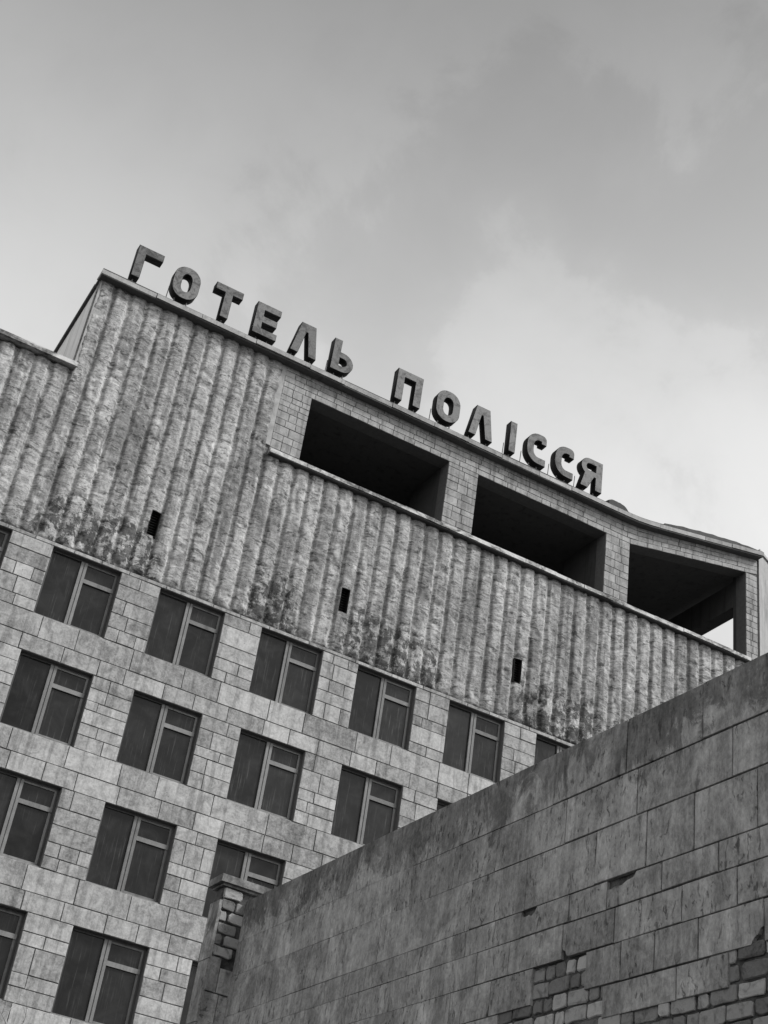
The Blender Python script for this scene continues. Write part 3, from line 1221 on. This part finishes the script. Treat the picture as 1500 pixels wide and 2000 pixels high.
LV = [6.31, 5.90, 5.56, 5.175, 4.98, 4.74, 4.487, 4.28]
JT = [
    [-25.65, -24.89, -24.08, -22.88, -22.42, -21.91, -21.25, -20.24],
    [-25.92, -25.02, -24.25, -23.41, -22.84, -22.23, -21.34, -19.78],
    [-26.13, -25.58, -25.13, -24.61, -23.83, -23.14, -21.82, -20.94, -20.22],
    [-25.80, -25.29, -24.75, -24.35, -23.80, -23.12, -22.3, -21.4, -20.6, -19.9],
    [-25.96, -25.48, -24.84, -24.30, -23.69, -23.29, -22.83, -22.1, -21.4, -20.7, -19.9],
    [-26.17, -25.63, -25.24, -24.92, -24.56, -23.99, -23.50, -22.99, -22.3, -21.5, -20.6, -19.8],
    [-25.88, -25.44, -24.75, -23.62, -22.9, -22.2, -21.4, -20.7, -19.9],
]


def nslab(pts):
    mid_ = sum(p[0] for p in pts) / len(pts)
    joint = 0.0012 + 0.0036 * min(1.0, max(0.0, (-22.0 - mid_) / 2.6))      # joints stay tight and filled towards the far end
    cu_ = sum(p[0] for p in pts) / len(pts); cv_ = sum(p[1] for p in pts) / len(pts)
    q_ = [(u + math.copysign(joint, cu_ - u), v + math.copysign(joint, cv_ - v)) for u, v in pts]
    vs, fs = slab_geo(q_, wallp, random.uniform(-0.6, 0.6) * joint, 0.05, 0.6 * joint, 0.5 * joint)
    return mesh('wall_slab', vs, fs, 'near_slab', nwall)


bare = []          # stretches where the slabs have come away
for k, js in enumerate(JT):
    z1, z0 = LV[k], LV[k + 1]
    jj = list(js)
    a = jj[0]
    while a > S0 + 0.9:
        a -= random.uniform(0.5, 0.9)
        jj.insert(0, a)
    jj = [S0] + jj + [S1]
    for a, b in zip(jj, jj[1:]):
        if k == 5 and abs(a + 24.56) < 0.01:
            bare.append((a, b, z0, z1)); continue
        if k == 6 and (b < -25.85 or abs(a + 24.75) < 0.01):
            bare.append((a, b, z0, z1)); continue
        pts = [(a, z0), (b, z0), (b, z1), (a, z1)]
        if k == 5 and abs(b + 25.63) < 0.01:       # chipped lower corner, near end
            pts = [(a, z0 + 0.085), (a + 0.022, z0 + 0.078), (a + 0.04, z0 + 0.05), (a + 0.075, z0 + 0.032), (a + 0.10, z0), (b, z0), (b, z1), (a, z1)]
        elif k == 4 and abs(b + 24.30) < 0.01:     # chipped lower corner, far end
            pts = [(a, z0), (b - 0.075, z0), (b - 0.05, z0 + 0.012), (b - 0.034, z0 + 0.04), (b - 0.012, z0 + 0.052), (b, z0 + 0.085), (b, z1), (a, z1)]
        elif k == 3 and abs(b + 24.75) < 0.01:     # broken upper edge
            pts = [(a, z0), (b, z0), (b, z1 - 0.062), (b - 0.035, z1 - 0.07), (b - 0.08, z1 - 0.052), (b - 0.14, z1 - 0.06), (b - 0.2, z1 - 0.036), (b - 0.27, z1 - 0.03), (b - 0.30, z1), (a, z1)]
        elif k == 3 and abs(b + 23.80) < 0.01:
            pts = [(a, z0), (b, z0), (b, z1 - 0.03), (b - 0.04, z1 - 0.05), (b - 0.09, z1 - 0.042), (b - 0.12, z1 - 0.055), (b - 0.16, z1 - 0.03), (b - 0.19, z1), (a, z1)]
        elif k == 5 and abs(a + 23.50) < 0.01:
            pts = [(a + 0.03, z0), (b, z0), (b, z1), (a, z1), (a, z0 + 0.08)]
        nslab(pts)
bare.append((S0, -22.6, 2.6, LV[7]))
# lower courses, mostly below the view
z = LV[7]
fld = MB()
for hh in (0.36, 0.34, 0.38, 0.30, 0.30):
    u = -22.6
    while u < S1 - 0.05:
        e = min(u + random.uniform(0.5, 0.95), S1)
        if S1 - e < 0.25: e = S1
        vs, fs = slab_geo([(u + .006, z - hh + .006), (e - .006, z - hh + .006), (e - .006, z - .006), (u + .006, z - .006)], wallp, random.uniform(-0.004, 0.004), 0.05, 0.005, 0.002)
        fld.add(vs, fs)
        u = e
    z -= hh
while z > 0.05:
    hh = min(0.40, z)
    u = S0
    while u < S1 - 0.05:
        e = min(u + random.uniform(0.5, 0.95), S1)
        if S1 - e < 0.25: e = S1
        vs, fs = slab_geo([(u + .006, z - hh + .006), (e - .006, z - hh + .006), (e - .006, z - .006), (u + .006, z - .006)], wallp, random.uniform(-0.004, 0.004), 0.05, 0.005, 0.002)
        fld.add(vs, fs)
        u = e
    z -= hh
fo = fld.build('slab_courses', 'near_slab', nwall)
fo['kind'] = 'stuff'

def worn(u0, u1, v0, v1):
    """a brick outline with its corners knocked off unevenly"""
    c = [random.uniform(0.004, 0.026) for _ in range(8)]
    um_ = (u0 + u1) / 2 + random.uniform(-0.02, 0.02)
    return [(u0 + c[0], v0), (um_, v0 + random.uniform(-0.004, 0.006)), (u1 - c[1], v0), (u1, v0 + c[2]), (u1, v1 - c[3]), (u1 - c[4], v1),
            (um_, v1 + random.uniform(-0.006, 0.004)), (u0 + c[5], v1), (u0, v1 - c[6]), (u0, v0 + c[7])]


# bricks behind the fallen slabs, on one bond
BH = 0.108
nb = 0
hid = MB()
rows = {}
z = LV[5] - 0.004
ri = 0
brick_rows = []
while z > 2.62:
    brick_rows.append((z - BH, z, ri))
    z -= BH; ri += 1
for z0, z1, ri in brick_rows:
    u = S0 + (0.13 if ri % 2 else 0.0)
    while u < -22.7:
        L = random.choice((0.225, 0.225, 0.112, 0.225, 0.15, 0.112))
        e = u + L
        zm = (z0 + z1) / 2; um = (u + e) / 2
        if any(u < b[1] - 0.015 and e > b[0] + 0.015 and b[2] - 0.05 < zm < b[3] + 0.05 for b in bare):
            jt = random.uniform(0.005, 0.011)
            vs, fs = slab_geo(worn(u + jt, e - jt, z0 + jt, z1 - jt), wallp,
                              random.uniform(0.008, 0.020), 0.05, random.uniform(0.003, 0.007), 0.004)
            if z1 > 3.75 and u > -26.6 and nb < 290:
                mesh('brick', vs, fs, 'silicate_brick', nwall)
                nb += 1
            else:
                hid.add(vs, fs)
        u = e
if hid.v:
    ho = hid.build('brick_field', 'silicate_brick', nwall)
    ho['kind'] = 'stuff'

# ------------------------------------------------------------------ brick pier at the far end of the wall
PF, PB, PL, PR = -19.03, -18.81, 1.462, 2.10


def pierp(u, v, d):
    """u = sideways (right positive), v = height, d = depth away from the camera"""
    return NV * u + DV * (PF + d) + Vector((0, 0, v))


pier = empty('brick_pier', pierp((PL + PR) / 2, 0, 0.11))
tag(pier, 'small capped brick pier at the far end of the foreground wall', 'pier')


def pbox(mb, u0, u1, v0, v1, d0, d1):
    mb.add([pierp(u0, v0, d0), pierp(u1, v0, d0), pierp(u1, v0, d1), pierp(u0, v0, d1),
            pierp(u0, v1, d0), pierp(u1, v1, d0), pierp(u1, v1, d1), pierp(u0, v1, d1)],
           [(0, 3, 2, 1), (4, 5, 6, 7), (0, 1, 5, 4), (1, 2, 6, 5), (2, 3, 7, 6), (3, 0, 4, 7)])


mb = MB()
pbox(mb, PL + 0.012, PR, 0, 6.42, 0.025, PB - PF)
mb.build('pier_core', 'dark_mortar', pier)
mb = MB()
pbox(mb, PL - 0.06, PR + 0.03, 6.425, 6.50, -0.05, PB - PF + 0.05)
pbox(mb, PL - 0.02, PR + 0.01, 6.40, 6.424, -0.015, PB - PF + 0.02)
mb.build('cap', 'near_slab', pier)


def pbrick(u0, u1, v0, v1, name='brick', mat='silicate_brick', fr=0.0, ch=0.006, jit=0.007):
    vs, fs = slab_geo(worn(u0, u1, v0, v1) if name == 'brick' else [(u0, v0), (u1, v0), (u1, v1), (u0, v1)], pierp, fr, 0.06, ch, jit * 0.6)
    return mesh(name, vs, fs, mat, pier)


z = 6.395
for i in range(6):
    z0 = z - 0.115
    if i in (0, 3, 5):
        pbrick(PL + 0.012, PL + 0.215, z0 + 0.008, z - 0.008, fr=random.uniform(-0.01, 0.012))
        pbrick(PL + 0.235, PR - 0.05, z0 + 0.008, z - 0.008, fr=0.03)
    elif i == 1:
        pbrick(PL + 0.012, PL + 0.15, z0 + 0.008, z - 0.008, fr=-0.004)
        pbrick(PL + 0.17, PR - 0.05, z0 + 0.008, z - 0.008, fr=0.0)
    else:
        pbrick(PL + 0.012, PL + 0.085, z0 + 0.008, z - 0.008, fr=0.004)
        pbrick(PL + 0.11, PR - 0.05, z0 + 0.008, z - 0.008, fr=-0.004)
    z = z0
# facing slabs still in place lower down, and on the left flank
zb = z
k = 0
while zb > 0.1:
    hh = min((0.34, 0.40, 0.36)[k % 3], zb)
    m_ = PL + (0.12 if k % 2 == 0 else 0.16)
    top_cut = 0.09 if k == 0 else 0.0
    pbrick(PL + 0.002, m_ - 0.004, zb - hh + 0.006, zb - 0.004, 'facing_slab', 'near_slab', -0.012, 0.005, 0.002)
    pbrick(m_ + 0.004, PR - 0.06, zb - hh + 0.006, zb - 0.004 - top_cut, 'facing_slab', 'near_slab', -0.008, 0.005, 0.002)
    zb -= hh
    k += 1
zb = 6.26
while zb > 0.1:
    hh = min(random.uniform(0.5, 0.7), zb)
    mb = MB()
    pbox(mb, PL - 0.018, PL + 0.011, zb - hh + 0.004, zb - 0.004, 0.0, PB - PF + 0.004)
    mb.build('flank_slab', 'near_slab', pier)
    zb -= hh

# ------------------------------------------------------------------ bare sapling, its top showing at the lower left
sap = empty('bare_sapling', (3.14, -8.0, 0.0))
tag(sap, 'leafless sapling with thin pale twigs reaching up at the lower left corner', 'tree')
tm = MB()
pts = [Vector((3.14 + 0.05 * math.sin(i * 1.3), -8.0 + 0.04 * math.cos(i * 1.7), 7.0 * i / 12)) for i in range(13)]
for i in range(12):
    tm.tube(pts[i], pts[i + 1], 0.055 * (1 - i / 13), 0.055 * (1 - (i + 1) / 13), 7)
tm.build('trunk', 'bark', sap)
rs = random.Random(3)
for i in range(16):
    z = 4.6 + 2.4 * i / 15
    base = Vector((3.14, -8.0, z))
    a = rs.uniform(0, 6.28)
    tw = MB()
    p = base.copy()
    d = Vector((math.cos(a) * 0.7, math.sin(a) * 0.7, 0.9)).normalized()
    r_ = 0.012
    for k in range(6):
        q_ = p + d * rs.uniform(0.12, 0.2)
        tw.tube(p, q_, r_, r_ * 0.8, 5)
        if k > 0:
            sd = (d + Vector((rs.uniform(-.9, .9), rs.uniform(-.9, .9), rs.uniform(-.2, .6)))).normalized()
            tw.tube(q_, q_ + sd * rs.uniform(0.1, 0.28), r_ * 0.55, r_ * 0.2, 4)
        d = (d + Vector((rs.uniform(-.3, .3), rs.uniform(-.3, .3), rs.uniform(-.1, .25)))).normalized()
        p = q_
        r_ *= 0.8
    tw.build('twig', 'bark', sap)
